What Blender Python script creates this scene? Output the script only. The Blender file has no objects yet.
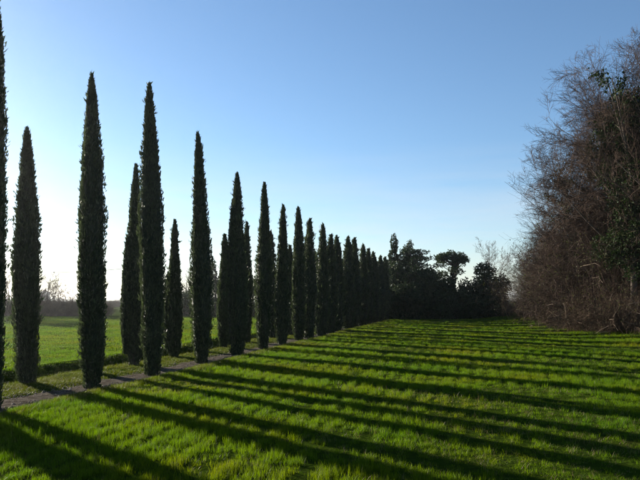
import bpy, math
import numpy as np

# ------------------------------------------------------------------ camera, sky, sun
scene = bpy.context.scene
col = scene.collection
CAM_H, F, HORIZON = 2.8, 628.0, 300.0
PITCH = 0.0
cd = bpy.data.cameras.new('camera'); cam = bpy.data.objects.new('camera', cd); col.objects.link(cam)
cam.location = (0, 0, CAM_H); cam.rotation_euler = (math.pi / 2 + PITCH, 0, 0)
cd.sensor_width = 36; cd.lens = F / 640 * 36; cd.shift_y = (HORIZON - 240) / 640; cd.clip_start = 0.1; cd.clip_end = 9000
scene.camera = cam

SUN_AZ = math.radians(-45)      # left of the view axis (+Y)
SUN_EL = math.radians(14)
world = bpy.data.worlds.new('World'); scene.world = world; world.use_nodes = True
nt = world.node_tree; nt.nodes.clear()
wo = nt.nodes.new('ShaderNodeOutputWorld'); bg = nt.nodes.new('ShaderNodeBackground')
sky = nt.nodes.new('ShaderNodeTexSky'); sky.sky_type = 'NISHITA'; sky.sun_disc = False
sky.sun_elevation = SUN_EL; sky.sun_rotation = SUN_AZ
sky.altitude = 50; sky.air_density = 1.0; sky.dust_density = 0.16; sky.ozone_density = 3.4
bg.inputs['Strength'].default_value = 0.053
# thin cirrus, everywhere alike, denser towards the horizon
tc = nt.nodes.new('ShaderNodeTexCoord'); mp = nt.nodes.new('ShaderNodeMapping')
mp.inputs['Scale'].default_value = (1.6, 1.6, 15.0)
nz = nt.nodes.new('ShaderNodeTexNoise'); nz.inputs['Scale'].default_value = 2.2; nz.inputs['Detail'].default_value = 7
nz.inputs['Roughness'].default_value = 0.6; nz.inputs['Distortion'].default_value = 0.5
rmp = nt.nodes.new('ShaderNodeMapRange'); rmp.inputs['From Min'].default_value = 0.24; rmp.inputs['From Max'].default_value = 0.78
sx = nt.nodes.new('ShaderNodeSeparateXYZ')
el = nt.nodes.new('ShaderNodeMapRange'); el.inputs['From Min'].default_value = 0.0; el.inputs['From Max'].default_value = 0.24
el.inputs['To Min'].default_value = 0.9; el.inputs['To Max'].default_value = 0.0
mul = nt.nodes.new('ShaderNodeMath'); mul.operation = 'MULTIPLY'
mix = nt.nodes.new('ShaderNodeMix'); mix.data_type = 'RGBA'
mix.inputs[7].default_value = (4.75, 4.7, 4.75, 1)
L = nt.links.new
L(tc.outputs['Generated'], mp.inputs['Vector']); L(mp.outputs['Vector'], nz.inputs['Vector'])
L(nz.outputs['Fac'], rmp.inputs['Value']); L(tc.outputs['Generated'], sx.inputs['Vector']); L(sx.outputs['Z'], el.inputs['Value'])
L(rmp.outputs['Result'], mul.inputs[0]); L(el.outputs['Result'], mul.inputs[1])
L(mul.outputs[0], mix.inputs[0]); L(sky.outputs['Color'], mix.inputs[6])
L(mix.outputs[2], bg.inputs['Color']); L(bg.outputs[0], wo.inputs[0])

sd = bpy.data.lights.new('sun', 'SUN'); sun = bpy.data.objects.new('sun', sd); col.objects.link(sun)
sd.energy = 5.0; sd.angle = math.radians(0.5); sd.color = (1.0, 0.92, 0.78)
sun.rotation_euler = (math.pi / 2 - SUN_EL, 0, math.pi - SUN_AZ)   # checked: light travels away from the sun's azimuth
scene.view_settings.view_transform = 'Standard'; scene.view_settings.look = 'None'
scene.view_settings.exposure = 1.80; scene.view_settings.gamma = 1.0
scene.render.engine = 'CYCLES'
scene.cycles.use_denoising = True
scene.cycles.max_bounces = 6; scene.cycles.diffuse_bounces = 3; scene.cycles.transmission_bounces = 3

# ------------------------------------------------------------------ helpers
SL = 0.24                                   # avenue direction: dX/dY
CN = 1 / math.sqrt(1 + SL * SL)
def row_s(x, y): return ((-7.2 + SL * (y - 20)) - x) * CN          # metres left of the near row
def row_xy(s, y): return (-7.2 + SL * (y - 20)) - s / CN
def on_row(px, s, zmid=3.0):                # the point of the row seen in image column px
    u = (px - 320) / F; Y = 30.0
    for _ in range(40):
        d = Y * math.cos(PITCH) + (zmid - CAM_H) * math.sin(PITCH)
        k = d / Y
        Y = (-7.2 - SL * 20 - s / CN) / (u * k - SL)
    return row_xy(s, Y), Y
def at_px(px, Y, z=2.8):                    # x of image column px at distance Y
    return (px - 320) / F * (Y * math.cos(PITCH) + (z - CAM_H) * math.sin(PITCH))
def top_z(py, Y):                           # height that shows at image row py at distance Y
    c = (HORIZON - py) / F
    return CAM_H + Y * (c * math.cos(PITCH) + math.sin(PITCH)) / (math.cos(PITCH) - c * math.sin(PITCH))
def sst(a, b, x):
    t = np.clip((x - a) / (b - a), 0, 1); return t * t * (3 - 2 * t)
def wob(x, y, f, ph=0.0):
    return (np.sin(x * f + 1.7 * np.sin(y * f * .7 + ph)) + np.sin(y * f * 1.3 + 1.3 * np.sin(x * f * .8 + 2.1 + ph)) + np.sin((x + y) * f * .61 + ph * 2)) / 3
def ground_z(x, y):
    x = np.asarray(x, float); y = np.asarray(y, float)
    s = row_s(x, y)
    z = 0.05 * wob(x, y, .35) + 0.02 * wob(x, y, 1.9, 1.0) * sst(150, 60, y)
    z = z - 0.80 * np.exp(-((s - 4.05 - .2 * np.sin(y * .31)) / .85) ** 4) * sst(130, 100, y)     # ditch beyond the far row
    z = z + 0.16 * np.exp(-((s - 5.4) / .6) ** 2) * sst(130, 100, y)                             # its left bank
    z = z - 0.05 * sst(-.75, -.25, s) * sst(1.25, .85, s)                                        # worn path
    z = z + 0.15 * wob(x, y, .09, 3) * sst(5, 14, s)                                            # rolling left field
    z = z + 0.55 * sst(17, 27, x - .04 * (y - 45)) * sst(20, 40, y) * sst(140, 110, y)             # bank under the thicket
    r = np.hypot(x, y)
    return z * sst(600, 250, r)
def gz(x, y): return float(ground_z(x, y))

def mesh_np(name, V, quads=None, tris=None, smooth=False, mats=None, fmat=None):
    V = np.asarray(V, np.float32).reshape(-1, 3)
    q = np.zeros((0, 4), np.int32) if quads is None else np.asarray(quads, np.int32).reshape(-1, 4)
    t = np.zeros((0, 3), np.int32) if tris is None else np.asarray(tris, np.int32).reshape(-1, 3)
    me = bpy.data.meshes.new(name)
    me.vertices.add(len(V)); me.vertices.foreach_set('co', V.ravel())
    nl = q.size + t.size; me.loops.add(nl)
    me.loops.foreach_set('vertex_index', np.concatenate([q.ravel(), t.ravel()]))
    n = len(q) + len(t); me.polygons.add(n)
    tot = np.concatenate([np.full(len(q), 4), np.full(len(t), 3)]).astype(np.int32)
    st = np.concatenate([[0], np.cumsum(tot)[:-1]]).astype(np.int32) if n else tot
    me.polygons.foreach_set('loop_start', st)
    if smooth: me.polygons.foreach_set('use_smooth', np.ones(n, bool))
    for m in (mats or []): me.materials.append(m)
    if fmat is not None: me.polygons.foreach_set('material_index', np.asarray(fmat, np.int32))
    me.update(calc_edges=True); me.validate()
    return me
class MB:
    def __init__(s): s.v = []; s.q = []; s.t = []; s.n = 0; s.qm = []; s.tm = []
    def add(s, V, q=None, t=None, m=0):
        V = np.asarray(V, float).reshape(-1, 3)
        if q is not None and len(q): s.q.append(np.asarray(q).reshape(-1, 4) + s.n); s.qm.append(np.full(len(s.q[-1]), m))
        if t is not None and len(t): s.t.append(np.asarray(t).reshape(-1, 3) + s.n); s.tm.append(np.full(len(s.t[-1]), m))
        s.v.append(V); s.n += len(V)
    def mesh(s, name, mats, smooth=False):
        q = np.concatenate(s.q) if s.q else None; t = np.concatenate(s.t) if s.t else None
        fm = np.concatenate(s.qm + s.tm)
        return mesh_np(name, np.concatenate(s.v), q, t, smooth, mats, fm)
def link(name, data, parent=None, loc=None):
    o = bpy.data.objects.new(name, data); col.objects.link(o)
    if parent: o.parent = parent
    if loc is not None: o.location = loc
    return o
def tag(o, label=None, cat=None, group=None, kind=None):
    if label: o['label'] = label
    if cat: o['category'] = cat
    if group: o['group'] = group
    if kind: o['kind'] = kind
    return o
def thing(name, loc, parts, label, cat, group=None, rz=0.0, sc=(1, 1, 1)):
    """An Empty at the thing's base with one child per (part name, mesh); meshes may be shared between things."""
    e = link(name, None, None, loc); e.rotation_euler = (0, 0, rz); e.scale = sc; e.empty_display_size = .3
    for pn, me in parts:
        o = link(pn, me, e)
        if pn in ('stems', 'dead_canes', 'leaves', 'ivy'): o['kind'] = 'stuff'       # too fine to pick apart
    return tag(e, label, cat, group)

def unit(v): return v / np.maximum(np.linalg.norm(v, axis=-1, keepdims=True), 1e-9)
def tubes(mb, P, R, sides, m=0):
    """P (N,K,3) polylines, R (N,K) radii -> tapered tubes."""
    N, K, _ = P.shape
    T = np.gradient(P, axis=1); T = unit(T)
    ref = np.where(np.abs(T[:, :1, 2:3]) > .9, np.array([1., 0, 0]), np.array([0, 0, 1.]))
    A = unit(np.cross(T, np.broadcast_to(ref, T.shape))); B = np.cross(T, A)
    ang = np.arange(sides) * 2 * math.pi / sides
    V = P[:, :, None, :] + R[:, :, None, None] * (A[:, :, None, :] * np.cos(ang)[:, None] + B[:, :, None, :] * np.sin(ang)[:, None])
    idx = np.arange(N * K * sides).reshape(N, K, sides); nx = np.roll(idx, -1, axis=2)
    q = np.stack([idx[:, :-1], nx[:, :-1], nx[:, 1:], idx[:, 1:]], -1)
    mb.add(V, q=q.reshape(-1, 4), m=m)
def leaves(mb, P, D, size, width, rng, m=0, fold=0.25):
    """kite leaves: base P, direction D (unit), length size, half width"""
    N = len(P); S = np.broadcast_to(np.asarray(size, float), (N,))[:, None]; W = np.broadcast_to(np.asarray(width, float), (N,))[:, None]
    side = unit(np.cross(D, rng.normal(size=(N, 3)))); nrm = np.cross(side, D)
    V = np.stack([P, P + D * S * .45 + side * W + nrm * S * fold * .3, P + D * S, P + D * S * .45 - side * W + nrm * S * fold * .3], 1)
    i = np.arange(N)[:, None] * 4
    mb.add(V, t=np.concatenate([i + [0, 1, 2], i + [0, 2, 3]]), m=m)

# ------------------------------------------------------------------ materials
def mat_new(name):
    m = bpy.data.materials.new(name); m.use_nodes = True; n = m.node_tree; n.nodes.clear()
    out = n.nodes.new('ShaderNodeOutputMaterial'); return m, n, out
def ramp_noise(n, scale, cols, vec=None, detail=5, rough=.6, stretch=None):
    g = n.nodes.new('ShaderNodeNewGeometry'); z = n.nodes.new('ShaderNodeTexNoise')
    z.inputs['Scale'].default_value = scale; z.inputs['Detail'].default_value = detail; z.inputs['Roughness'].default_value = rough
    src = g.outputs['Position']
    if stretch:
        mp = n.nodes.new('ShaderNodeMapping'); mp.inputs['Scale'].default_value = stretch
        n.links.new(src, mp.inputs['Vector']); src = mp.outputs['Vector']
    n.links.new(src, z.inputs['Vector'])
    r = n.nodes.new('ShaderNodeValToRGB'); e = r.color_ramp.elements
    e[0].position = cols[0][0]; e[0].color = (*cols[0][1], 1); e[1].position = cols[-1][0]; e[1].color = (*cols[-1][1], 1)
    for p, c in cols[1:-1]:
        k = e.new(p); k.color = (*c, 1)
    n.links.new(z.outputs['Fac'], r.inputs['Fac'])
    return r, z
def leaf_mat(name, cols, scale=1.0, trans=.4, rough=.5, tcol=None, spec=.3, isl=.35):
    m, n, out = mat_new(name)
    r, _ = ramp_noise(n, scale, cols)
    g = n.nodes.new('ShaderNodeNewGeometry')
    hv = n.nodes.new('ShaderNodeHueSaturation')
    mr = n.nodes.new('ShaderNodeMapRange'); mr.inputs['To Min'].default_value = 1 - isl; mr.inputs['To Max'].default_value = 1 + isl
    n.links.new(g.outputs['Random Per Island'], mr.inputs['Value']); n.links.new(mr.outputs['Result'], hv.inputs['Value'])
    n.links.new(r.outputs['Color'], hv.inputs['Color'])
    p = n.nodes.new('ShaderNodeBsdfPrincipled'); p.inputs['Roughness'].default_value = rough
    p.inputs['Specular IOR Level'].default_value = spec
    t = n.nodes.new('ShaderNodeBsdfTranslucent'); mx = n.nodes.new('ShaderNodeMixShader'); mx.inputs[0].default_value = trans
    n.links.new(hv.outputs['Color'], p.inputs['Base Color'])
    if tcol:
        mm = n.nodes.new('ShaderNodeMix'); mm.data_type = 'RGBA'; mm.blend_type = 'MULTIPLY'; mm.inputs[0].default_value = 1
        mm.inputs[7].default_value = (*tcol, 1); n.links.new(hv.outputs['Color'], mm.inputs[6]); n.links.new(mm.outputs[2], t.inputs['Color'])
    else:
        n.links.new(hv.outputs['Color'], t.inputs['Color'])
    n.links.new(p.outputs[0], mx.inputs[1]); n.links.new(t.outputs[0], mx.inputs[2]); n.links.new(mx.outputs[0], out.inputs[0])
    return m
def solid_mat(name, cols, scale=3.0, rough=.85, bump=0.0, stretch=None, spec=.25, bscale=None):
    m, n, out = mat_new(name)
    r, z = ramp_noise(n, scale, cols, stretch=stretch)
    p = n.nodes.new('ShaderNodeBsdfPrincipled'); p.inputs['Roughness'].default_value = rough; p.inputs['Specular IOR Level'].default_value = spec
    n.links.new(r.outputs['Color'], p.inputs['Base Color'])
    if bump:
        _, z2 = ramp_noise(n, bscale or scale * 4, cols)
        b = n.nodes.new('ShaderNodeBump'); b.inputs['Strength'].default_value = bump; b.inputs['Distance'].default_value = .05
        n.links.new(z2.outputs['Fac'], b.inputs['Height']); n.links.new(b.outputs['Normal'], p.inputs['Normal'])
    n.links.new(p.outputs[0], out.inputs[0])
    return m
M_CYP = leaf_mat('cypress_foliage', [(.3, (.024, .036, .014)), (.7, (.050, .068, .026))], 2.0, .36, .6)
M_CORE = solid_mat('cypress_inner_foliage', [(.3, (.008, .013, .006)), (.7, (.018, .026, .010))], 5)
M_BARK = solid_mat('cypress_bark', [(.3, (.028, .021, .016)), (.7, (.06, .047, .038))], 6, bump=.5, stretch=(1, 1, .2))
M_TWIG = solid_mat('winter_twigs', [(.3, (.034, .022, .016)), (.55, (.064, .041, .030)), (.75, (.11, .075, .056))], .8, spec=.1)
M_LIMB = solid_mat('grey_bark', [(.3, (.055, .043, .035)), (.7, (.13, .105, .085))], 2.5, bump=.4, spec=.1)
M_BRAMBLE = solid_mat('dead_bramble', [(.3, (.045, .030, .020)), (.6, (.09, .058, .038)), (.8, (.16, .11, .07))], 1.6, spec=.1)
M_PALE = solid_mat('pale_dead_stems', [(.3, (.16, .12, .085)), (.7, (.30, .23, .17))], 2.0, spec=.1)
M_IVY = leaf_mat('ivy_leaves', [(.3, (.010, .019, .005)), (.7, (.026, .044, .011))], .9, .2, .7, None, .08)
M_EVER = leaf_mat('evergreen_leaves', [(.3, (.014, .024, .010)), (.7, (.036, .055, .020))], .7, .2, .7, None, .08)
M_PINE = leaf_mat('pine_needles', [(.3, (.018, .030, .012)), (.7, (.04, .06, .022))], .8, .2, .7, None, .08)
M_SHRUB = leaf_mat('mixed_scrub_leaves', [(.3, (.03, .035, .012)), (.55, (.055, .06, .02)), (.75, (.09, .065, .03))], .6, .3, .7, None, .08)
M_GRASS = leaf_mat('grass_blades', [(.28, (.100, .120, .002)), (.5, (.066, .128, .002)), (.70, (.042, .112, .003))], .22, .6, .6, (1.15, 1.0, .4), .10, .45)
M_VERGE = leaf_mat('verge_grass_blades', [(.3, (.072, .086, .006)), (.7, (.050, .086, .003))], .5, .5, .6, (1.1, 1, .5), .1)
M_STRAW = leaf_mat('dry_grass_blades', [(.3, (.12, .09, .035)), (.7, (.18, .14, .06))], .5, .35, .6)

def ground_mat():
    m, n, out = mat_new('field_soil_and_turf')
    r1, z1 = ramp_noise(n, .25, [(.3, (.022, .036, .003)), (.55, (.026, .050, .003)), (.75, (.032, .030, .008))])
    r2, z2 = ramp_noise(n, 9, [(.35, (.014, .012, .006)), (.65, (.028, .046, .004))])
    mx = n.nodes.new('ShaderNodeMix'); mx.data_type = 'RGBA'; mx.inputs[0].default_value = .5
    n.links.new(r1.outputs[0], mx.inputs[6]); n.links.new(r2.outputs[0], mx.inputs[7])
    p = n.nodes.new('ShaderNodeBsdfPrincipled'); p.inputs['Roughness'].default_value = 1; p.inputs['Specular IOR Level'].default_value = 0
    n.links.new(mx.outputs[2], p.inputs['Base Color'])
    b = n.nodes.new('ShaderNodeBump'); b.inputs['Strength'].default_value = .7; b.inputs['Distance'].default_value = .06
    n.links.new(z2.outputs['Fac'], b.inputs['Height']); n.links.new(b.outputs[0], p.inputs['Normal']); n.links.new(p.outputs[0], out.inputs[0])
    return m
M_GROUND = ground_mat()
M_PATH = solid_mat('gravel_path', [(.3, (.034, .028, .021)), (.45, (.060, .050, .040)), (.6, (.10, .085, .070)), (.75, (.15, .13, .11))], 3.5, bump=1.0, bscale=22, spec=.0)
M_STONE = solid_mat('loose_stones', [(.3, (.06, .05, .04)), (.5, (.12, .10, .085)), (.7, (.20, .18, .15))], 9, spec=.05)
M_HILL = solid_mat('distant_hillside', [(.35, (.05, .06, .035)), (.55, (.09, .085, .05)), (.7, (.12, .11, .07))], .012)
M_WALL = solid_mat('plaster', [(.3, (.38, .33, .27)), (.7, (.5, .44, .37))], .8)
M_ROOF = solid_mat('roof_tiles', [(.3, (.16, .085, .06)), (.7, (.27, .15, .10))], 1.5)
M_DARK = solid_mat('dark_glass', [(.3, (.02, .022, .025)), (.7, (.035, .037, .04))], 2, rough=.2)
M_POLE = solid_mat('weathered_wood', [(.3, (.10, .08, .065)), (.7, (.19, .16, .13))], 4, stretch=(1, 1, .1))
M_WIRE = solid_mat('wire', [(.3, (.03, .03, .03)), (.7, (.05, .05, .05))], 4)

# ------------------------------------------------------------------ ground, path, hills
def axis(segs):
    out = []
    for a, b, n in segs: out += list(np.linspace(a, b, n, endpoint=False))
    return np.array(out + [segs[-1][1]])
sa = axis([(-2900, -400, 8), (-400, -70, 14), (-70, -2, 110), (-2, 8, 56), (8, 60, 50), (60, 400, 20), (400, 2900, 10)])
ya = axis([(-300, -20, 8), (-20, 2, 12), (2, 60, 130), (60, 140, 80), (140, 600, 30), (600, 3000, 12)])
S, Y = np.meshgrid(sa, ya); X = (-7.2 + SL * (np.clip(Y, -300, 600) - 20)) - S / CN
V = np.stack([X, Y, ground_z(X, Y)], -1)
idx = np.arange(S.size).reshape(S.shape)
q = np.stack([idx[:-1, :-1], idx[1:, :-1], idx[1:, 1:], idx[:-1, 1:]], -1).reshape(-1, 4)
tag(link('ground', mesh_np('ground', V, q, smooth=True, mats=[M_GROUND])), kind='structure')

yp = np.linspace(-6, 112, 380); sp = np.linspace(0, 1, 9)
e0 = -.30 + .12 * np.sin(yp * 1.3) + .10 * np.sin(yp * 3.7 + 1) + .07 * np.sin(yp * 9)
e1 = .92 + .13 * np.sin(yp * 1.1 + 2) + .10 * np.sin(yp * 4.1) + .07 * np.sin(yp * 10.3)
S = e0[:, None] * (1 - sp) + e1[:, None] * sp; Yp = np.repeat(yp[:, None], 9, 1); Xp = row_xy(S, Yp)
V = np.stack([Xp, Yp, ground_z(Xp, Yp) + .03 + .02 * np.sin(sp * math.pi)], -1)
V[:, [0, -1], 2] -= .045
idx = np.arange(S.size).reshape(S.shape)
q = np.stack([idx[:-1, :-1], idx[1:, :-1], idx[1:, 1:], idx[:-1, 1:]], -1).reshape(-1, 4)
tag(link('path', mesh_np('path', V, q, smooth=True, mats=[M_PATH])), kind='structure')

rng = np.random.default_rng(5)
hx = np.linspace(-2600, 600, 160); hd = np.linspace(0, 1, 10)
Hx, Hd = np.meshgrid(hx, hd); Hy = 1700 + Hd * 900 + 60 * np.sin(Hx * .004)
prof = 9 + 9 * np.sin(Hx * .0031 + .5) + 5 * np.sin(Hx * .0093) + 2.0 * np.sin(Hx * .031) + 1.2 * np.sin(Hx * .083)
Hz = np.sin(Hd * math.pi * .5) * np.maximum(prof, 3) - .5
idx = np.arange(Hx.size).reshape(Hx.shape)
q = np.stack([idx[:-1, :-1], idx[:-1, 1:], idx[1:, 1:], idx[1:, :-1]], -1).reshape(-1, 4)
tag(link('hills', mesh_np('hills', np.stack([Hx, Hy, Hz], -1), q, smooth=True, mats=[M_HILL])), kind='structure')

# ------------------------------------------------------------------ cypresses
def spindle_r(t, taper=.42, p=.72):
    r = np.minimum(1, (np.maximum(1 - t, 0) / taper)) ** p
    return r * (.74 + .26 * sst(0, .12, t)) * (1 - .10 * np.cos(t * 9))
def cypress_meshes(seed, H, R, n, spires=None, size=.17):
    """crown = several upright spindles of small sprays round one stem; returns (trunk, crown) meshes"""
    rng = np.random.default_rng(seed); mb = MB()
    sp = [(0., 0., .02, H, R)]
    if spires is None:
        for k in range(rng.integers(3, 6)):
            a = rng.uniform(0, 6.28); d = R * rng.uniform(.25, .5)
            sp.append((d * math.cos(a), d * math.sin(a), rng.uniform(.1, .35) * H, H * rng.uniform(.6, .93), R * rng.uniform(.42, .62)))
    else: sp += spires
    wts = np.array([(z1 - z0) * r for _, _, z0, z1, r in sp]); wts /= wts.sum()
    lx, ly = rng.normal(0, .008, 2) * H
    for (cx, cy, z0, z1, r), w in zip(sp, wts):
        nn = int(n * w); ph = rng.uniform(0, 6.28, 6); tp = rng.uniform(.32, .56)
        lean = lambda z: (lx * (z / H) ** 2, ly * (z / H) ** 2)
        def rad(t, a):
            lump = 1 + .07 * np.sin(t * 8 + ph[4]) + .10 * np.sin(a * 3 + ph[0] + t * 5) + .07 * np.sin(a * 7 + ph[1] - t * 9) + .06 * np.sin(t * 31 + a * 2 + ph[2]) + .05 * np.sin(t * 67 + a * 4 + ph[3])
            return r * spindle_r(t, tp) * lump
        # dense inner foliage
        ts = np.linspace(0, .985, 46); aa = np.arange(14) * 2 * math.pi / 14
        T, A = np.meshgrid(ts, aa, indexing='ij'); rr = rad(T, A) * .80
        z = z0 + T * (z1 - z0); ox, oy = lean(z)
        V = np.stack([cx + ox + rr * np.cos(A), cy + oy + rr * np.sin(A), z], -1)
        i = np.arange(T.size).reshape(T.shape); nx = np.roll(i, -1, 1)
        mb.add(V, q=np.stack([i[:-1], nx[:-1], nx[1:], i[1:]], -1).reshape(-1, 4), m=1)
        # sprays
        t = rng.uniform(0, 1, nn) ** 1.0; t = np.where(rng.uniform(size=nn) < .06, 1 - rng.uniform(0, .12, nn), t)
        a = rng.uniform(0, 2 * math.pi, nn)
        rr = rad(t, a) * (.72 + .32 * rng.uniform(0, 1, nn) ** .7)
        stick = rng.uniform(size=nn) < .035
        z = z0 + t * (z1 - z0); ox, oy = lean(z)
        P = np.stack([cx + ox + rr * np.cos(a), cy + oy + rr * np.sin(a), z], -1)
        D = np.stack([np.cos(a) * .27, np.sin(a) * .27, np.full(nn, .92)], -1) + rng.normal(0, .15, (nn, 3))
        D = unit(D); sz = size * rng.uniform(.6, 1.25, nn) * np.where(stick, 1.7, 1)
        for k in range(2):
            Dk = unit(D + rng.normal(0, .20, (nn, 3)))
            leaves(mb, P - Dk * .03, Dk, sz * rng.uniform(.7, 1, nn), sz * .125, rng)
    cx, cy, z0, z1, r = sp[0]; nt_ = 46                       # loose tufts that stand out of the outline
    t = rng.uniform(.08, .97, nt_); a = rng.uniform(0, 6.28, nt_); rr = r * spindle_r(t, .5) * rng.uniform(.9, 1.05, nt_)
    C = np.stack([rr * np.cos(a), rr * np.sin(a), z0 + t * (z1 - z0)], -1); C[:, 0] += lx * t ** 2; C[:, 1] += ly * t ** 2
    O = np.stack([np.cos(a), np.sin(a), np.full(nt_, 2.0)], -1)
    C = np.repeat(C, 16, 0) + rng.normal(0, .05, (nt_ * 16, 3)); O = unit(np.repeat(O, 16, 0) + rng.normal(0, .45, (nt_ * 16, 3)))
    leaves(mb, C, O, size * rng.uniform(.8, 1.4, nt_ * 16), size * .12, rng)
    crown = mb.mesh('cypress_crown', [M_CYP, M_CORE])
    tb = MB(); zz = np.array([-.15, .0, .12, .5, H * .4, H * .9]); w = np.array([1.5, 1.25, 1.0, .85, .55, .08]) * (.09 + .012 * H)
    P = np.stack([lx * (zz / H) ** 2, ly * (zz / H) ** 2, zz], -1)[None]
    tubes(tb, P, w[None], 9)
    return tb.mesh('cypress_trunk', [M_BARK], True), crown

ORD = ['first', 'second', 'third', 'fourth', 'fifth', 'sixth', 'seventh', 'eighth', 'ninth', 'tenth', 'eleventh', 'twelfth', 'thirteenth',
       'fourteenth', 'fifteenth', 'sixteenth', 'seventeenth', 'eighteenth', 'nineteenth', 'twentieth']
# near row, left to right: image column, image row of the tip, width in image pixels
NEAR = [(-8, 2, 26), (92.5, 77, 27), (152, 85, 25.5), (202, 134, 22), (237, 174, 21), (263.5, 184, 17), (281.5, 206, 15), (299, 208, 13.5),
        (309, 219, 13), (321.5, 225, 13), (330, 235, 12.5), (337, 236, 12.5), (347.5, 237, 12), (354, 238, 12), (362, 245, 11.5), (368, 249, 11), (374, 252, 10.5), (380, 256, 10), (385, 257, 9.5)]
FAR = [(27, 129, 27), (90, 118, 19), (133.5, 165, 17), (174, 221, 15.5), (200.5, 200, 15), (224, 235, 13), (246.5, 223, 12), (272, 232, 12), (290, 246, 11), (305, 248, 10), (316, 252, 10), (326, 250, 10), (334, 254, 10), (342.5, 260, 9),
       (350, 258, 10), (358, 260, 10), (365, 261, 10), (371, 262, 10), (377, 263, 10), (383, 264, 10)]
EXTRA_SPIRES = {('n', 4): [(.22, .1, 1.0, 6.0, .30), (-.22, .1, 1.5, 8.0, .34), (.1, -.2, .8, 7.6, .36)],
                ('n', 1): [(-.09, -.05, .6, 8.2, .24), (.10, .05, .4, 6.6, .25), (.03, -.1, .3, 5.5, .26)],
                ('f', 2): [(-.28, -.05, .5, 5.6, .22), (-.42, .0, 1.0, 4.4, .10), (.15, .1, .3, 6.0, .28)],
                ('f', 3): [(-.34, .1, .3, 4.1, .17), (.1, 0, .3, 4.9, .24)]}
SHARED = None
def shared(i):
    global SHARED
    if SHARED is None:
        SHARED = [cypress_meshes(900 + k, 8.0, .40, 6500, size=.17) for k in range(5)]
    return SHARED[i % 5]
NEAR_LABEL = {0: 'dark cypress cut by the left edge of the photo, nearest of the near row',
              1: 'tallest looking slim cypress standing alone, second of the near row from the left',
              2: 'tall full cypress with tapered tip overlapping a shorter cypress, third of the near row',
              3: 'isolated dark cypress with pointed tip beside the path, fourth of the near row',
              4: 'broad cypress with several uneven spires, fifth of the near row from the left'}
FAR_LABEL = {0: 'stout shorter cypress across the path near the left edge, first of the far row',
             2: 'ragged cypress with loose side shoots half hidden behind the third near row cypress',
             3: 'small pointed cypress across the path between the third and fourth near row cypresses'}
for row, s, items in (('n', 0.0, NEAR), ('f', 2.62, FAR)):
    for i, (px, ty, wpx) in enumerate(items):
        x, y = on_row(px, s); x += 0; H = top_z(ty, y) - gz(x, y)
        R = .5 * wpx / F * y * (.86 if y < 45 else 1.15)
        if y < 45:
            n = int(np.clip(20500 * (20 / y) ** .9, 8000, 20500))
            tr, cr = cypress_meshes(100 + i * 7 + (0 if row == 'n' else 50), H, R, n, EXTRA_SPIRES.get((row, i)), size=.085 + .0022 * y)
            sc, rz = (1, 1, 1), 0
        else:
            tr, cr = shared(i * 3 + (row == 'f')); sc = (R / .40, R / .40, H / 8.0); rz = i * 1.3
        rown = 'near' if row == 'n' else 'far'
        lab = (NEAR_LABEL if row == 'n' else FAR_LABEL).get(i) or f'slim dark cypress beside the path, {ORD[i]} of the {rown} row counted from the left'
        thing('cypress_tree', (x, y, gz(x, y)), [('trunk', tr), ('crown', cr)], lab, 'tree', f'cypresses of the {rown} row', rz, sc)
# the avenue goes on towards the viewer, left of the picture: only the shadows of these show
for k, (s, y, H, R) in enumerate([(0, 12.2, 9.8, .44), (0, 8.3, 10.2, .45), (0, 4.4, 9.6, .44), (0, .5, 9.6, .44), (2.62, 16.9, 9.0, .46), (2.62, 13.0, 9.4, .46), (2.62, 9.0, 9.2, .46), (2.62, 5.0, 9, .45), (2.62, 1.0, 9, .45)]):
    x = row_xy(s, y); tr, cr = shared(k)
    thing('cypress_tree', (x, y, gz(x, y)), [('trunk', tr), ('crown', cr)],
          'avenue cypress outside the left edge, known by its long shadow on the grass', 'tree', 'cypresses outside the frame', k * 2.1, (R / .4, R / .4, H / 8))

# ------------------------------------------------------------------ bare trees and scrub
def grow(rng, start, dirs, length, r0, r1, K, jit, up, droop=None):
    N = len(start); P = np.zeros((N, K, 3)); P[:, 0] = start; d = dirs.copy()
    st = (length / (K - 1))[:, None]
    for k in range(1, K):
        P[:, k] = P[:, k - 1] + d * st
        d = unit(d + rng.normal(0, jit, (N, 3)) + np.array([0, 0, up]))
    R = r0[:, None] * (1 - np.linspace(0, 1, K)) + r1[:, None] * np.linspace(0, 1, K)
    return P, R
def spawn(rng, P, R, per, t0, t1, ang, lratio, lsd, rratio):
    N, K, _ = P.shape; n = N * per
    pi = np.repeat(np.arange(N), per); t = np.tile(np.linspace(t0, t1, per), N) + rng.uniform(-.5, .5, n) * (t1 - t0) / per
    t = np.clip(t, 0, .995); f = t * (K - 1); i = np.minimum(f.astype(int), K - 2); fr = (f - i)[:, None]
    st = P[pi, i] * (1 - fr) + P[pi, i + 1] * fr; tan = unit(P[pi, i + 1] - P[pi, i])
    pl = np.linalg.norm(np.diff(P, axis=1), axis=2).sum(1)[pi]; pr = (R[pi, i] * (1 - fr[:, 0]) + R[pi, i + 1] * fr[:, 0])
    side = unit(np.cross(tan, rng.normal(size=(n, 3)))); a = np.radians(ang) * rng.uniform(.7, 1.25, n)
    d = tan * np.cos(a)[:, None] + side * np.sin(a)[:, None]
    ln = pl * lratio * (1.15 - .6 * t) * rng.uniform(1 - lsd, 1 + lsd, n)
    return st, d, ln, np.maximum(pr * rratio, .004)
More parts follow.
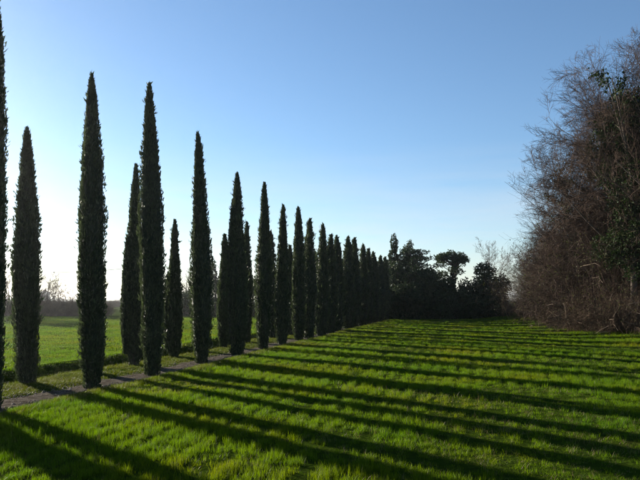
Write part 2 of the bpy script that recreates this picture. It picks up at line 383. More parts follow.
def bare_tree(seed, H, spread, stems=1, trunk_frac=.25, r=.3, counts=(9, 7, 7, 5), fine=.010, trunk_lean=.0, ivy=0, up=.06, limb_mat=None, twig_mat=None, low=.25, env=None, jit=1.0, lang=48, stem=.80):
    def inside(S, slack=1.0):
        if env is None: return S
        e = S[0] + S[1] * S[2][:, None]; k = ((e[:, 0] / env[0]) ** 2 + (e[:, 1] / env[0]) ** 2 + ((e[:, 2] - env[1]) / env[2]) ** 2) < slack * (1 + .10 * np.sin(np.arctan2(e[:, 1], e[:, 0]) * 5 + seed) + .12 * np.sin(e[:, 2] * 1.3))
        return tuple(a[k] for a in S)
    rng = np.random.default_rng(seed); limb = MB(); tw = MB()
    st = np.zeros((stems, 3)); st[:, 2] = -.2
    if stems > 1: st[:, :2] = rng.normal(0, r * 1.6, (stems, 2))
    d = np.zeros((stems, 3)); d[:, 2] = 1; a = rng.uniform(0, 6.28, stems)
    ln0 = trunk_lean if stems == 1 else max(trunk_lean, .25)
    d[:, 0] = np.cos(a) * ln0; d[:, 1] = np.sin(a) * ln0; d = unit(d)
    P, R = grow(rng, st, d, np.full(stems, H * stem) * rng.uniform(.8, 1.05, stems), np.full(stems, r), np.full(stems, r * .12), 9, .07, .05)
    tubes(limb, P, R, 9)
    c = counts
    S = spawn(rng, P, R, c[0], low, .97, lang, .50 * spread, .2, .55)
    S = inside(S, 1.1); P1, R1 = grow(rng, S[0], S[1], S[2], S[3], S[3] * .22, 8, .11 * jit, up); tubes(limb, P1, R1, 6)
    S = spawn(rng, P1, R1, c[1], .15, .98, 42, .48, .3, .55)
    S = inside(S); P2, R2 = grow(rng, S[0], S[1], S[2], S[3], np.maximum(S[3] * .3, fine), 6, .12 * jit, up); tubes(tw, P2, R2, 4)
    S = spawn(rng, P2, R2, c[2], .12, .98, 40, .50, .35, .6)
    S = inside(S); P3, R3 = grow(rng, S[0], S[1], S[2], np.maximum(S[3], fine), np.full(len(S[3]), fine * .7), 5, .13 * jit, up * 1.3); tubes(tw, P3, R3, 3)
    S = spawn(rng, P3, R3, c[3], .15, .98, 38, .52, .35, .7)
    S = inside(S, 1.15); P4, R4 = grow(rng, S[0], S[1], S[2], np.full(len(S[3]), fine * .8), np.full(len(S[3]), fine * .4), 2, .12 * jit, up * 1.3); tubes(tw, P4, R4, 3)
    parts = [('trunk', limb.mesh('bare_trunk', [limb_mat or M_LIMB], True)), ('crown', tw.mesh('bare_crown', [twig_mat or M_TWIG]))]
    if ivy:
        iv = MB(); n = ivy
        k = rng.integers(0, len(P), n); f = rng.uniform(0, .66, n) * 8; i = np.minimum(f.astype(int), 7); fr = (f - i)[:, None]
        C = P[k, i] * (1 - fr) + P[k, i + 1] * fr
        half = n * 2 // 3
        k1 = rng.integers(0, len(P1), n - half); f = rng.uniform(0, .35, n - half) * 7; i = np.minimum(f.astype(int), 6); fr = (f - i)[:, None]
        C[half:] = P1[k1, i] * (1 - fr) + P1[k1, i + 1] * fr
        rad = np.concatenate([np.full(half, 1.3), np.full(n - half, .55)])[:, None]
        lump = 1 + .5 * np.sin(C[:, 2:3] * 1.7 + 3 * k[:, None])
        C = C + unit(rng.normal(size=(n, 3))) * rad * lump * rng.uniform(.3, 1, (n, 1))
        D = unit(rng.normal(size=(n, 3)) + [0, 0, -.5])
        leaves(iv, C, D, rng.uniform(.14, .30, n), rng.uniform(.07, .12, n), rng)
        parts.append(('ivy', iv.mesh('ivy', [M_IVY])))
    return parts
def scrub(seed, H, W, canes=120, fine=.010, leaf=0, mat=None, pale=.05, arch=-.07):
    """multi-stemmed arching thicket shrub, with a few leaves"""
    rng = np.random.default_rng(seed); tw = MB(); pl = MB()
    st = np.stack([rng.normal(0, W * .30, canes), rng.normal(0, W * .22, canes), np.full(canes, -.05)], -1)
    d = unit(np.stack([rng.normal(0, .45, canes) + st[:, 0] * .25 / W, rng.normal(0, .45, canes), np.full(canes, 1.0)], -1))
    P, R = grow(rng, st, d, H * rng.uniform(.7, 1.35, canes), rng.uniform(1.2, 3.2, canes) * fine, np.full(canes, fine * .6), 9, .10, arch)
    np_ = int(canes * pale); tubes(tw, P, R, 4)
    S = spawn(rng, P, R, 9, .15, .98, 50, .34, .4, .6)
    P1, R1 = grow(rng, S[0], S[1], S[2], np.maximum(S[3], fine * .8), np.full(len(S[3]), fine * .5), 5, .16, .0); tubes(tw, P1, R1, 3)
    S = spawn(rng, P1, R1, 7, .15, .98, 48, .5, .4, .7)
    P2, R2 = grow(rng, S[0], S[1], S[2], np.full(len(S[3]), fine * .7), np.full(len(S[3]), fine * .4), 2, .15, 0); tubes(tw, P2, R2, 3)
    parts = [('stems', tw.mesh('scrub_stems', [mat or M_TWIG]))]
    if np_:
        S = spawn(rng, P[:np_], R[:np_], 4, .3, .95, 60, .3, .4, .7)
        Pp, Rp = grow(rng, S[0], S[1], S[2] * 1.2, np.full(len(S[3]), fine * 2.2), np.full(len(S[3]), fine * 1.1), 5, .2, -.05); tubes(pl, Pp, Rp, 4)
        parts.append(('dead_canes', pl.mesh('dead_canes', [M_PALE])))
    if leaf:
        lf = MB(); n = leaf; k = rng.integers(0, len(P1), n); C = P1[k, rng.integers(0, 4, n)] + rng.normal(0, .04, (n, 3))
        C[:, 2] = np.abs(C[:, 2]); leaves(lf, C, unit(rng.normal(size=(n, 3))), rng.uniform(.06, .13, n), rng.uniform(.02, .045, n), rng)
        parts.append(('leaves', lf.mesh('scrub_leaves', [M_SHRUB])))
    return parts
def place(name, px, Y, parts, label, cat, group=None, rz=0, sc=(1, 1, 1), z=None):
    x = at_px(px, Y); return thing(name, (x, Y, gz(x, Y) if z is None else z), parts, label, cat, group, rz, sc)

# the wood edge on the right
big = bare_tree(11, 24.5, 1.3, stems=8, r=.24, trunk_lean=.42, counts=(13, 12, 9, 7), fine=.010, ivy=20000, up=.02, low=.12, env=(9.2, 13.0, 11.9), lang=58)
place('bare_tree', 645, 50, big, 'tall bare winter tree with ivy climbing its trunk at the right edge', 'tree', 'bare trees of the wood edge', 1.0)
big2 = bare_tree(12, 16, 1.25, stems=7, r=.16, trunk_lean=.30, stem=.66, counts=(13, 9, 9, 7), fine=.010, ivy=5000, up=.015, low=.06, lang=58, env=(6.6, 7.6, 8.0))
place('bare_tree', 602, 56, big2, 'bare brown tree left of the tall ivy tree, crown reaching over the scrub', 'tree', 'bare trees of the wood edge', .4, (1.1, 1.1, 1.05))
place('bare_tree', 568, 66, big2, 'rounded bare tree at the left shoulder of the wood edge', 'tree', 'bare trees of the wood edge', 2.4, (.80, .80, .84))
place('bare_tree', 545, 80, big2, 'lower bare tree at the far end of the wood edge', 'tree', 'bare trees of the wood edge', 4.4, (.72, .72, .84))
place('bare_tree', 613, 57, big, 'tall twiggy bare tree behind the ivy tree, second highest of the wood edge', 'tree', 'bare trees of the wood edge', 2.2, (.95, .95, .86))
place('bare_tree', 690, 47, big, 'bare winter tree mostly beyond the right edge of the photo', 'tree', 'bare trees of the wood edge', 3.6, (1, 1, .98))
mid = bare_tree(21, 15.5, .95, stems=2, r=.20, trunk_lean=.15, counts=(11, 7, 6, 4), fine=.013, up=.05, low=.22, jit=.45, lang=34)
place('bare_tree', 492, 104, mid, 'pale leafless tree with fanning branches against the sky behind the evergreens', 'tree', None, .7, (.9, .9, .92))
sc1 = scrub(31, 4.2, 4.5, 165, .0058, 1800, pale=.02); sc2 = scrub(32, 5.5, 5.0, 175, .0058, 5200, pale=.02); sc3 = scrub(33, 2.6, 4.0, 190, .0055, 1500, M_BRAMBLE, pale=.12, arch=-.16)
G = 'scrub along the wood edge'
for k, (px, Y, me, rz, s) in enumerate([(521, 86, sc1, .3, .55), (529, 80, sc2, 1.2, .62), (541, 74, sc2, 2.7, .8), (558, 66, sc1, 3.9, 1.1), (566, 62, sc2, 5.0, 1.15),
                                        (584, 58, sc2, .8, 1.25), (604, 56, sc1, 1.9, 1.5), (622, 53, sc2, 4.1, 1.35), (645, 52, sc2, 2.2, 1.5), (668, 50, sc1, 5.5, 1.5), (580, 66, sc2, 3.3, 1.05), (612, 62, sc2, 1.1, 1.25), (568, 76, sc2, 0.2, .95), (640, 58, sc1, 0.7, 2.1)]):
    place('scrub_bush', px, Y, me, 'tangled brown leafless bush in the scrub below the bare trees on the right', 'bush', G, rz, (s, s, s))
for k, (px, Y, rz, s) in enumerate([(562, 60, .5, .8), (582, 54, 1.5, .95), (600, 51, 2.6, 1.05), (619, 49, 3.3, 1.1), (638, 47, 4.4, 1.15), (660, 46, 5.6, 1.1), (590, 56, .1, 1.3), (626, 52, 1.0, 1.5)]):
    place('bramble', px, Y, sc3, 'low bramble with pale dead canes at the foot of the wood edge', 'bush', 'brambles at the foot of the wood edge', rz, (s, s, s))

# ------------------------------------------------------------------ evergreens
def leaf_lobes(mb, rng, lobes, n, size, m=0, shell=.55):
    vol = np.array([a * b * c for _, _, _, a, b, c in lobes]) ** .7; vol /= vol.sum()
    for (cx, cy, cz, a, b, c), w in zip(lobes, vol):
        k = max(int(n * w), 40); d = unit(rng.normal(size=(k, 3)))
        rr = (shell + (1 - shell) * rng.uniform(0, 1, k) ** .6)[:, None] * (1 + .16 * np.sin(d[:, :1] * 7 + cx) + .14 * np.sin(d[:, 2:3] * 9 + cy))
        P = np.array([cx, cy, cz]) + d * rr * [a, b, c]
        leaves(mb, P, unit(d + rng.normal(0, .7, (k, 3))), size * rng.uniform(.6, 1.3, k), size * .33, rng, m)
def evergreen(seed, lobes, n, size, H, r, mat=M_EVER, limbs=10, ivy=None, bend=0.02):
    rng = np.random.default_rng(seed); mb = MB(); leaf_lobes(mb, rng, lobes, n, size)
    tb = MB(); P, R = grow(rng, np.array([[0, 0, -.2]]), np.array([[0, 0, 1.]]), np.array([H * .92]), np.array([r]), np.array([r * .2]), 8, bend, .03)
    tubes(tb, P, R, 8)
    for i in range(min(limbs, len(lobes))):
        l = lobes[i]; c = np.array(l[:3]); z = max(c[2] - .25 * np.hypot(c[0], c[1]) - .3, H * .1); f = min(z / (H * .92), .95) * 7; j = min(int(f), 6)
        s = P[0, j] * (1 - (f - j)) + P[0, j + 1] * (f - j)
        mid_ = (s + c) / 2 + [0, 0, -.1]
        tubes(tb, np.stack([s, mid_, c])[None], np.array([[r * .4, r * .28, r * .1]]), 5)
    parts = [('trunk', tb.mesh('evergreen_trunk', [M_LIMB], True)), ('crown', mb.mesh('evergreen_crown', [mat]))]
    if ivy:
        iv = MB(); k = ivy[0]; z = rng.uniform(0, ivy[1], k); a = rng.uniform(0, 6.28, k); f = np.clip(z / (H * .92), 0, .99) * 7; j = f.astype(int)
        C = P[0, j] * (1 - (f - j))[:, None] + P[0, np.minimum(j + 1, 7)] * (f - j)[:, None]
        rr = ivy[2] * rng.uniform(.4, 1, k) * (1 + .2 * np.sin(z * 2))
        C[:, 0] += np.cos(a) * rr; C[:, 1] += np.sin(a) * rr
        leaves(iv, C, unit(rng.normal(size=(k, 3)) + [0, 0, -.4]), rng.uniform(.2, .4, k), .1, rng); parts.append(('ivy', iv.mesh('ivy', [M_IVY])))
    return parts
def random_lobes(seed, H, W, n, z0=.15, conic=.0):
    rng = np.random.default_rng(seed); out = []
    for i in range(n):
        t = rng.uniform(z0, .95); w = W * (1 - conic * t) * math.sqrt(max(.08, 1 - ((t - .45) / .6) ** 2)) if conic < .5 else W * (1.02 - t)
        a = rng.uniform(0, 6.28); d = w * rng.uniform(.3, .9)
        s = rng.uniform(.16, .30) * W + .25
        out.append((d * math.cos(a), d * math.sin(a), t * H * .97, s, s, s * rng.uniform(.6, 1.0)))
    return out
Yf = 98.0
def evg_at(name, seed, px, Y, ty, W, label, n=5000, size=.34, conic=.1, group=None, lobes_n=34, cat='tree', mat=M_EVER):
    H = top_z(ty, Y) - .2
    return place(name, px, Y, evergreen(seed, random_lobes(seed, H, W, lobes_n, .04, conic), n, size, H, .12 + H * .015, mat), label, cat, group)
# tall pair of old cypresses above the mass
for k, (px, ty, lb_, lab) in enumerate([
        (394, 235, [(0, 0, -1.1, .50, .50, 1.15), (.1, 0, -2.0, .42, .42, .8), (-.1, .1, -3.3, .75, .7, 1.0), (.25, 0, -4.4, .95, .9, 1.1), (-.7, 0, -5.0, .8, .8, 1.1), (.6, 0, -6.2, 1.0, 1, 1.3), (0, 0, -8, 1.1, 1.1, 2.0)],
         'old cypress with knobbly narrow head rising above the dark trees at the avenue end'),
        (407, 241, [(.45, 0, -.7, .42, .4, .75), (.1, 0, -1.5, .75, .7, .9), (-.4, 0, -2.4, .9, .8, 1.0), (.5, .1, -2.9, .9, .8, 1.0), (0, 0, -4.2, 1.3, 1.2, 1.3), (.8, 0, -5.6, 1.3, 1.2, 1.3), (-.7, 0, -6.0, 1.1, 1.1, 1.4), (0, 0, -8, 1.2, 1.2, 2)],
         'blunt old tree with slanting top beside the knobbly cypress at the avenue end')]):
    Hh = top_z(ty, Yf)
    place('old_cypress', px, Yf, evergreen(700 + k, [(x_, y_, Hh + z_, a_, b_, c_) for x_, y_, z_, a_, b_, c_ in lb_], 9500, .24, Hh, .2, M_EVER, 8), lab, 'tree', 'old cypresses at the end of the avenue')
# cedar with flat layered boughs
rng = np.random.default_rng(77); Hc = top_z(252, Yf); lobes = []
for k in range(9):
    z = Hc * (.35 + .62 * k / 8); w = 4.6 * (1 - .72 * k / 8)
    for j in range(5):
        a = rng.uniform(0, 6.28); d = w * rng.uniform(.35, 1.0); lobes.append((d * math.cos(a), d * math.sin(a), z + rng.uniform(-.3, .3), 1.25, 1.25, .30))
lobes += [(4.2, 0, Hc * .80, 1.2, .9, .26), (3.2, 0, Hc * .90, 1.0, .8, .25), (3.9, -.5, Hc * .66, 1.4, .9, .3)]
place('cedar_tree', 413, Yf - 2, evergreen(78, lobes, 7000, .28, Hc, .3, M_PINE, 48), 'dark cedar with flat layered boughs reaching right at the avenue end', 'tree')
# umbrella pine with ivy on the trunk
Hp = top_z(250, Yf); lobes = []
for k in range(26):
    a = rng.uniform(0, 6.28); d = 2.15 * math.sqrt(rng.uniform(0, 1)); lobes.append((d * math.cos(a), d * math.sin(a), Hp - .5 - .16 * d * d - rng.uniform(0, .8), .75, .75, .42))
for k in range(7):
    a = rng.uniform(0, 6.28); d = rng.uniform(1.2, 2.4); lobes.append((d * math.cos(a), d * math.sin(a), Hp - rng.uniform(2.0, 4.0), .6, .6, .4))
place('umbrella_pine', 452, Yf, evergreen(79, lobes, 5200, .26, Hp, .24, M_PINE, 33, (2600, Hp - 1.2, .52)), 'umbrella pine with rounded flat crown and ivy wrapped trunk', 'tree')
evg_at('holm_oak', 81, 484, 94, 262, 3.6, 'dark pointed evergreen right of the umbrella pine below the bare tree', 6500, .34, .55, None, 46)
evg_at('holm_oak', 82, 498, 92, 281, 2.6, 'low dark evergreen touching the scrub of the wood edge', 3800, .34, .3)
evg_at('holm_oak', 83, 470, 96, 281, 2.8, 'low rounded evergreen between the umbrella pine and the pointed evergreen', 3800, .34, .2)
G = 'dark evergreens closing the end of the avenue'
for k, (px, Y, ty, W) in enumerate([(384, 104, 262, 3.4), (398, 95, 262, 3.6), (421, 93, 268, 3.6), (437, 96, 276, 3.2), (430, 101, 268, 3.2), (408, 91, 285, 3.0), (448, 93, 289, 2.8), (461, 93, 291, 2.8), (390, 91, 290, 2.6), (372, 108, 268, 3.2)]):
    evg_at('evergreen_tree', 200 + k, px, Y, ty, W, 'dark leafy evergreen in the black mass closing the avenue end', 4200, .36, .1, G, 30)
for k, px in enumerate((380, 393, 404, 416, 428, 440, 452, 464, 476, 488, 499)):
    evg_at('evergreen_bush', 230 + k, px, 90.5 + (k * 37 % 5) * .4, 304 - (k * 53 % 6), 1.9, 'low dark bush along the foot of the trees closing the field', 2200, .30, .1, 'bushes along the field end', 18, 'bush')
rng = np.random.default_rng(88); lobes = []
for k in range(60):
    z = 4 + 14.0 * rng.uniform() ** .9; w = 2.9 * math.sqrt(max(.1, 1 - ((z - 9.5) / 9.2) ** 2)); a = rng.uniform(0, 6.28); d = w * rng.uniform(.2, 1.0)
    q_ = rng.uniform(.5, 1.05); lobes.append((d * math.cos(a), d * math.sin(a), z, q_, q_, q_ * 1.1))
place('ivy_clad_tree', 634, 47.5, evergreen(89, lobes, 15000, .20, 18, .3, M_IVY, 20), 'tree smothered in dark green ivy among bare crowns at the right edge', 'tree')
# beyond the avenue on the left
evg_at('holm_oak', 261, 188, 112, 291, 2.6, 'small round evergreen seen between the third and fourth near row cypresses', 3500)
evg_at('pine_tree', 262, 216, 112, 259, 2.6, 'dark pine behind the avenue between the fourth and fifth near row cypresses', 4200, .36, .1, None, 22, 'tree', M_PINE)
evg_at('holm_oak', 263, 253, 114, 275, 3.2, 'dark evergreen behind the avenue right of the broad many spired cypress', 4200)
G = 'evergreens behind the avenue'
for k, (px, Y, ty) in enumerate([(272, 116, 272), (292, 114, 270), (314, 116, 270), (340, 114, 268)]):
    evg_at('evergreen_tree', 270 + k, px, Y, ty, 3.4, 'dark evergreen glimpsed between cypress trunks behind the avenue', 3200, .38, .1, G)
for k, (px, Y, ty, W) in enumerate([(-40, 102, 236, 3.0), (-33, 90, 248, 2.2), (-48, 116, 232, 3.2)]):
    evg_at('evergreen_tree', 290 + k, px, Y, ty, W, 'evergreen outside the left edge, known by its shadow across the left field', 2600, .4, .1, 'evergreens outside the left edge', 26)
lb = bare_tree(41, 9.5, 1.0, stems=2, r=.15, counts=(9, 6, 5, 4), fine=.019, up=.07, low=.2)
place('bare_tree', 190, 122, lb, 'faint leafless tree seen between the third and fourth near row cypresses', 'tree', None, .4, (1.05, 1.05, 1.05))

# hedge line far left
G = 'bare trees of the far left hedge'
for k, (px, Y, s, rz) in enumerate([(11, 108, .92, 0), (44, 109, 1.0, 2.0), (54, 112, .78, 4.0), (-12, 106, .9, 1.0), (68, 112, .6, 5.0)]):
    lab = ['leafless tree between the two leftmost cypresses', 'leafless tree right of the stout leftmost far row cypress', 'small leafless tree in the left hedge beside the larger one',
           'leafless tree beyond the left edge', 'lowest leafless tree of the left hedge'][k]
    place('bare_tree', px, Y, lb, lab, 'tree', G, rz, (s, s, s))
sc4 = scrub(34, 3.0, 5.0, 150, .016, 1500, pale=.0)
for k, px in enumerate(np.arange(-20, 100, 7.0)):
    s = .70 + .20 * math.sin(k * 2.4)
    place('hedge_bush', px, 105 + (k * 31 % 5) * .8, sc4, 'brown winter bush of the hedge across the left field', 'bush', 'bushes of the far left hedge', k * 1.9, (s, s, s))
for k, px in enumerate(np.arange(96, 150, 5.0)):
    s = .9 + .2 * math.sin(k * 1.7)
    place('hedge_bush', px, 255 + (k * 31 % 5) * 2, sc4, 'distant dark bush of the hedge line below the hills', 'bush', 'bushes of the distant hedge line', k * 1.3, (s * 1.6, s * 1.6, s * .75))
for k, px in enumerate((176, 186, 196, 208, 216, 222)):
    place('hedge_bush', px, 118 + k, sc4, 'brown bush behind the avenue glimpsed between cypresses', 'bush', 'bushes behind the avenue', k * 1.1, (.95, .95, 1.0))
sap = bare_tree(51, 1.7, .7, stems=1, r=.025, counts=(5, 3, 3, 2), fine=.006, up=.1, low=.4)
place('sapling', 56.5, 98, sap, 'thin young sapling standing alone in the left field before the hedge', 'tree', 'saplings in the left field')
place('sapling', 7, 80, sap, 'short sapling in the left field beside the leftmost cypress', 'tree', 'saplings in the left field', 2, (1.3, 1.3, .8))

# farmhouse far beyond the hedge
def box(mb, x0, x1, y0, y1, z0, z1, m=0):
    V = [(x, y, z) for z in (z0, z1) for x, y in ((x0, y0), (x1, y0), (x1, y1), (x0, y1))]
    mb.add(V, q=[(0, 3, 2, 1), (4, 5, 6, 7), (0, 1, 5, 4), (1, 2, 6, 5), (2, 3, 7, 6), (3, 0, 4, 7)], m=m)
hb = MB(); box(hb, -3.1, 3.1, -4, 4, -.3, 7.3); hb.add([(-3.1, -4, 7.3), (3.1, -4, 7.3), (0, -4, 8.8), (-3.1, 4, 7.3), (3.1, 4, 7.3), (0, 4, 8.8)], t=[(0, 1, 2), (3, 5, 4)])
rb = MB()
for sgn in (-1, 1):
    a = np.array([(0, -4.4, 9.05), (sgn * 3.6, -4.4, 7.25), (sgn * 3.6, 4.4, 7.25), (0, 4.4, 9.05)]); b = a - [0, 0, .22]
    rb.add(np.concatenate([a, b]), q=[(0, 1, 2, 3), (7, 6, 5, 4), (0, 4, 5, 1), (1, 5, 6, 2), (2, 6, 7, 3)])
ch = MB(); box(ch, .9, 1.5, 1, 1.6, 8.2, 9.9)
hx_ = at_px(44, 385)
house = link('farmhouse', None, None, (hx_, 385, 0)); house.rotation_euler = (0, 0, .5); tag(house, 'small farmhouse with tiled gable roof behind the hedge at far left', 'house')
link('wall', hb.mesh('house_wall', [M_WALL]), house); ro = link('roof', rb.mesh('house_roof', [M_ROOF]), house); link('chimney', ch.mesh('chimney', [M_WALL]), ro)
wb = MB(); box(wb, -.45, .45, -.06, .06, 0, 1.2); wme = wb.mesh('house_window', [M_DARK])
for xx in (-1.5, 1.5):
    for zz in (1.6, 4.7): link('window', wme, house, (xx, -4.02, zz))

# overhead wire between two poles that stand behind cypresses
def pole(px, Y, H, lab):
    tb = MB(); tubes(tb, np.array([[[0, 0, -.3], [0, 0, H * .5], [0, 0, H]]]), np.array([[.15, .13, .10]]), 10); me = tb.mesh('pole', [M_POLE], True)
    cb = MB(); box(cb, -.7, .7, -.05, .05, H - .35, H - .23)
    x = at_px(px, Y); o = thing('utility_pole', (x, Y, gz(x, Y)), [('post', me), ('crossarm', cb.mesh('crossarm', [M_POLE]))], lab, 'pole', 'utility poles'); return np.array([x, Y - .05, gz(x, Y) + H - .2])
A = pole(22, 100, top_z(271.5, 100), 'wooden utility pole behind the stout far row cypress'); B = pole(152, 86, top_z(264, 86), 'wooden utility pole behind the third near row cypress')
C = pole(-60, 110, top_z(276, 110), 'wooden utility pole beyond the left edge')
for a, b, lab in ((A, B, 'thin dark overhead wire crossing the pale sky above the left field'), (C, A, 'overhead wire running on beyond the left edge')):
    wm = MB(); t = np.linspace(0, 1, 24)[:, None]; W = a * (1 - t) + b * t; W[:, 2] -= .35 * (1 - (2 * t[:, 0] - 1) ** 2); tubes(wm, W[None], np.full((1, 24), .028), 4)
    tag(link('overhead_wire', wm.mesh('overhead_wire', [M_WIRE])), lab, 'wire', 'overhead wires')

# ------------------------------------------------------------------ grass
def clump(name, seed, n, rad, h, w, mat, lean=.35, straw=0.0, segs=3):
    rng = np.random.default_rng(seed); k = segs + 1
    base = rng.normal(0, rad * .55, (n, 2)); a = rng.uniform(0, 6.28, n); hh = h * rng.uniform(.55, 1.15, n); ln = np.abs(rng.normal(lean, .25, n))
    t = np.linspace(0, 1, k); out = hh[:, None] * ln[:, None] * t ** 2
    Z = hh[:, None] * (t - .25 * ln[:, None] * t ** 2) - .02
    X = base[:, :1] + np.cos(a)[:, None] * out; Yc = base[:, 1:] + np.sin(a)[:, None] * out
    b = a + rng.normal(1.57, .5, n); hw = w * rng.uniform(.7, 1.2, n)[:, None] * (1 - t ** 2.2)[None] * .5
    Lp = np.stack([X - np.cos(b)[:, None] * hw, Yc - np.sin(b)[:, None] * hw, Z], -1); Rp = np.stack([X + np.cos(b)[:, None] * hw, Yc + np.sin(b)[:, None] * hw, Z], -1)
    V = np.stack([Lp, Rp], 2).reshape(n, -1, 3); i = np.arange(n)[:, None, None] * 2 * k + (np.arange(segs) * 2)[None, :, None]
    q = (i + np.array([0, 1, 3, 2])).reshape(-1, 4)
    fm = np.repeat((rng.uniform(size=n) < straw).astype(int), segs)
    return bpy.data.objects.new(name, mesh_np(name, V.reshape(-1, 3), q, mats=[mat, M_STRAW], fmat=fm))
def grass_object(name, label, cat, P, rot, scl, vi, sources):
    me = bpy.data.meshes.new(name); me.vertices.add(len(P)); me.vertices.foreach_set('co', P.astype(np.float32).ravel())
    for an, ty, key, arr in (('rot', 'FLOAT_VECTOR', 'vector', rot), ('scl', 'FLOAT_VECTOR', 'vector', scl), ('vi', 'INT', 'value', vi)):
        at = me.attributes.new(an, ty, 'POINT'); at.data.foreach_set(key, np.ascontiguousarray(arr).astype(np.int32 if ty == 'INT' else np.float32).ravel())
    o = link(name, me); tag(o, label, cat, kind='stuff')
    c = bpy.data.collections.new(name + '_tufts')
    for k, sob in enumerate(sources): sob.name = f'tuft_{chr(97 + k)}'; c.objects.link(sob)
    ng = bpy.data.node_groups.new(name, 'GeometryNodeTree')
    ng.interface.new_socket('Geometry', in_out='INPUT', socket_type='NodeSocketGeometry'); ng.interface.new_socket('Geometry', in_out='OUTPUT', socket_type='NodeSocketGeometry')
    N = ng.nodes.new; gi = N('NodeGroupInput'); go = N('NodeGroupOutput'); ip = N('GeometryNodeInstanceOnPoints'); ci = N('GeometryNodeCollectionInfo')
    ci.inputs[0].default_value = c; ci.inputs['Separate Children'].default_value = True; ci.inputs['Reset Children'].default_value = True
    ip.inputs['Pick Instance'].default_value = True
    def na(n_, t_):
        a = N('GeometryNodeInputNamedAttribute'); a.data_type = t_; a.inputs['Name'].default_value = n_; return a.outputs['Attribute']
    lk = ng.links.new
    lk(gi.outputs[0], ip.inputs['Points']); lk(ci.outputs[0], ip.inputs['Instance']); lk(na('vi', 'INT'), ip.inputs['Instance Index'])
    e2r = N('FunctionNodeEulerToRotation'); lk(na('rot', 'FLOAT_VECTOR'), e2r.inputs[0]); lk(e2r.outputs[0], ip.inputs['Rotation'])
    lk(na('scl', 'FLOAT_VECTOR'), ip.inputs['Scale']); lk(ip.outputs[0], go.inputs[0])
    md = o.modifiers.new('grass', 'NODES'); md.node_group = ng
    return o
def scatter(rng, y0, y1, dens, smin, smax, margin=5.0, xmax=None):
    """random points inside the view cone (plus margin) between two distances, limited to a strip along the avenue"""
    half = y1 * .54 + margin; n = int(dens * (y1 - y0) * 2 * half)
    y = rng.uniform(y0, y1, n); x = rng.uniform(-half, half, n); s = row_s(x, y)
    k = (np.abs(x) < y * .53 + margin) & (s > smin) & (s < smax)
    if xmax is not None: k &= x < xmax(y)
    return x[k], y[k]
rng = np.random.default_rng(99)
def field_points():
    X_, Y_, SC, SZ, TH = [], [], [], [], []
    xm = lambda y: np.where(y > 38, 25 + .05 * (y - 46), 99)
    for y0, y1, dens, sc in ((5, 14, 165, .75), (14, 24, 130, .8), (24, 42, 64, 1.0), (42, 64, 24, 1.6), (64, 92, 13, 2.3)):
        x, y = scatter(rng, y0, y1, dens, -99, -.30, 4.0, xm)
        s = row_s(x, y); pit = .52
        k = (.5 + .5 * np.cos(s / pit * 2 * math.pi + .8 * wob(x, y, .5))) * .90 + .10            # drilled rows along the avenue
        thin = sst(.10, .75, wob(x, y, .55, 4.0) + .3 * wob(x, y, 2.3, 1) + .85 * sst(1, 6, x) * sst(24, 11, y))            # thin yellowish patches, mostly near right
        tram = np.exp(-((s + 7.4) / .26) ** 4) + np.exp(-((s + 9.1) / .26) ** 4) + np.exp(-((s + 17.4) / .3) ** 4) + np.exp(-((s + 19.1) / .3) ** 4)   # wheel tracks
        keep = rng.uniform(size=len(x)) < np.clip(k * (1 - .70 * thin) * (1 - .85 * np.clip(tram, 0, 1)) + .06, 0, 1)
        x, y, thin = x[keep], y[keep], thin[keep]
        X_.append(x); Y_.append(y); SC.append(np.full(len(x), sc)); TH.append(thin)
        SZ.append((1 + .32 * wob(x, y, .8, 2) + .30 * wob(x, y, 3.1) + .22 * wob(x, y, 7.3, 2)) * (1 - .25 * thin) * rng.uniform(.6, 1.35, len(x)) * sst(-.1, -1.1, row_s(x, y)) ** .3)
    return map(np.concatenate, (X_, Y_, SC, SZ, TH))
def finish(name, label, cat, x, y, sc, sz, srcs, tilt=.12, dry=None):
    n = len(x); P = np.stack([x, y, ground_z(x, y)], -1)
    rot = np.stack([rng.normal(0, tilt, n), rng.normal(0, tilt, n), rng.uniform(0, 6.28, n)], -1)
    scl = np.stack([sc, sc, np.maximum(sz, .25)], -1) * rng.uniform(.85, 1.15, (n, 1))
    vi = rng.integers(0, len(srcs), n) if dry is None else np.where(rng.uniform(size=n) < .05 + .55 * dry, rng.integers(6, 8, n), rng.integers(0, 6, n))
    return grass_object(name, label, cat, P, rot, scl, vi, srcs)
x, y, sc, sz, th = field_points()
finish('field_grass', 'lush green sown grass striped with long cypress shadows right of the path', 'grass', x, y, sc, sz, [clump('tuft', 400 + k, 24, .11, .145, .0064, M_GRASS, lean=.45, straw=.02) for k in range(6)] + [clump('tuft', 410 + k, 15, .13, .13, .0062, M_GRASS, lean=.6, straw=.35) for k in range(2)], dry=th)
X_, Y_, SC, SZ = [], [], [], []
for y0, y1, dens, sc in ((16, 34, 30, 1.3), (34, 60, 14, 2.0), (60, 104, 6, 3.2)):
    x, y = scatter(rng, y0, y1, dens, 5.0, 99, 3.0)
    keep = rng.uniform(size=len(x)) < np.clip(.9 + .4 * wob(x, y, .3, 6), .3, 1); x, y = x[keep], y[keep]
    X_.append(x); Y_.append(y); SC.append(np.full(len(x), sc)); SZ.append(.75 * (1 + .4 * wob(x, y, .5, 2)))
finish('meadow_grass', 'short bright green grass of the left field beyond the avenue', 'grass', *map(np.concatenate, (X_, Y_, SC, SZ)), [clump('tuft', 420 + k, 26, .15, .12, .009, M_GRASS, straw=.02) for k in range(4)])
X_, Y_, SC, SZ = [], [], [], []
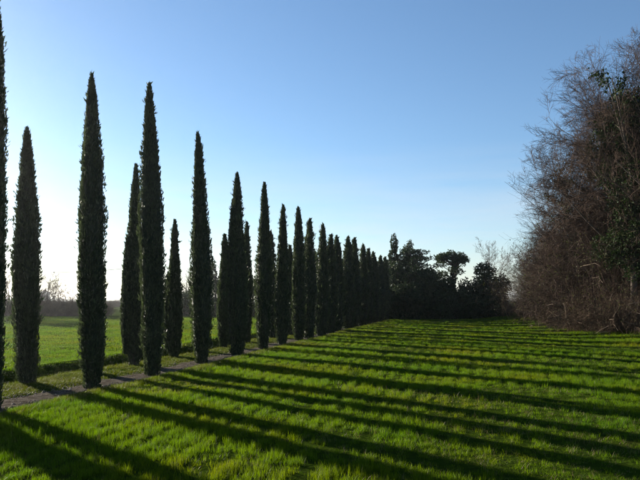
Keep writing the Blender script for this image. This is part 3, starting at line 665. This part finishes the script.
for y0, y1, dens, sc in ((8, 30, 90, .9), (30, 60, 40, 1.3), (60, 100, 14, 2.0)):
    x, y = scatter(rng, y0, y1, dens, -1.1, 5.2, 4.0); s = row_s(x, y)
    edge = ((s < -.22 + .22 * wob(x, y, 2.2, 3)) | (s > .82 + .25 * wob(x, y, 1.9, 5)) | (np.abs(s - .33) < .15 + .10 * wob(x, y, 1.4, 1))); ditch = np.exp(-((s - 4.0) / 1.0) ** 2)
    keep = edge & (rng.uniform(size=len(x)) < np.clip(.65 + .45 * wob(x, y, 1.1, 6) + .3 * ditch, .15, 1)) | (~edge & (rng.uniform(size=len(x)) < .03))
    x, y, s, ditch = x[keep], y[keep], s[keep], ditch[keep]
    X_.append(x); Y_.append(y); SC.append(np.full(len(x), sc)); SZ.append(np.where((s > -.2) & (s < .8), .5, 1.0) * (.45 + 1.3 * ditch + .6 * np.exp(-((s + .9) / .35) ** 2)) * rng.uniform(.6, 1.3, len(x)))
t = rng.uniform(0, 1, 2600); x = 24.4 + 3.2 * t + rng.normal(0, .55, 2600) - 1.0; y = 44 + 40 * t + rng.normal(0, .8, 2600)
X_.append(x); Y_.append(y); SC.append(np.full(2600, 1.5)); SZ.append(rng.uniform(.8, 2.4, 2600) * (1 + .5 * wob(x, y, 1.2, 1)))
finish('verge_grass', 'rough uneven grass of the path verges, the ditch and the wood edge', 'grass', *map(np.concatenate, (X_, Y_, SC, SZ)), [clump('tuft', 440 + k, 22, .15, .18, .009, M_VERGE, lean=.5, straw=.05) for k in range(5)])

# loose stones on the path
rng = np.random.default_rng(314); n = 5200; y = 9 + 60 * rng.uniform(0, 1, n) ** 1.7; sv = rng.uniform(-.42, 1.05, n); x = row_xy(sv, y)
sz = rng.uniform(.010, .032, n) * (1 + 1.2 * (rng.uniform(size=n) < .05)); C = np.stack([x, y, ground_z(x, y) + .042], -1)
O = np.array([(1, 0, 0), (0, 1, 0), (-1, 0, 0), (0, -1, 0), (0, 0, .7), (0, 0, -.7)]); V = C[:, None] + O * sz[:, None, None] * rng.uniform(.6, 1.3, (n, 6, 1))
i = np.arange(n)[:, None, None] * 6; st = MB(); st.add(V, t=(i + np.array([(0, 1, 4), (1, 2, 4), (2, 3, 4), (3, 0, 4), (1, 0, 5), (2, 1, 5), (3, 2, 5), (0, 3, 5)])).reshape(-1, 3))
tag(link('path_gravel', st.mesh('path_gravel', [M_STONE])), 'loose grey gravel scattered along the worn path', 'gravel', kind='stuff')

# ------------------------------------------------------------------ haze: thin bright air
hz = MB(); box(hz, -3300, 3300, -400, 3200, -2.5, 34)
m, n, out = mat_new('thin_haze'); pv = n.nodes.new('ShaderNodeVolumePrincipled')
pv.inputs['Color'].default_value = (.93, .96, 1, 1); pv.inputs['Density'].default_value = .00015; pv.inputs['Anisotropy'].default_value = .82
n.links.new(pv.outputs[0], out.inputs['Volume'])
tag(link('haze', hz.mesh('haze', [m])), 'thin pale haze in the air over the fields', 'haze', kind='stuff')
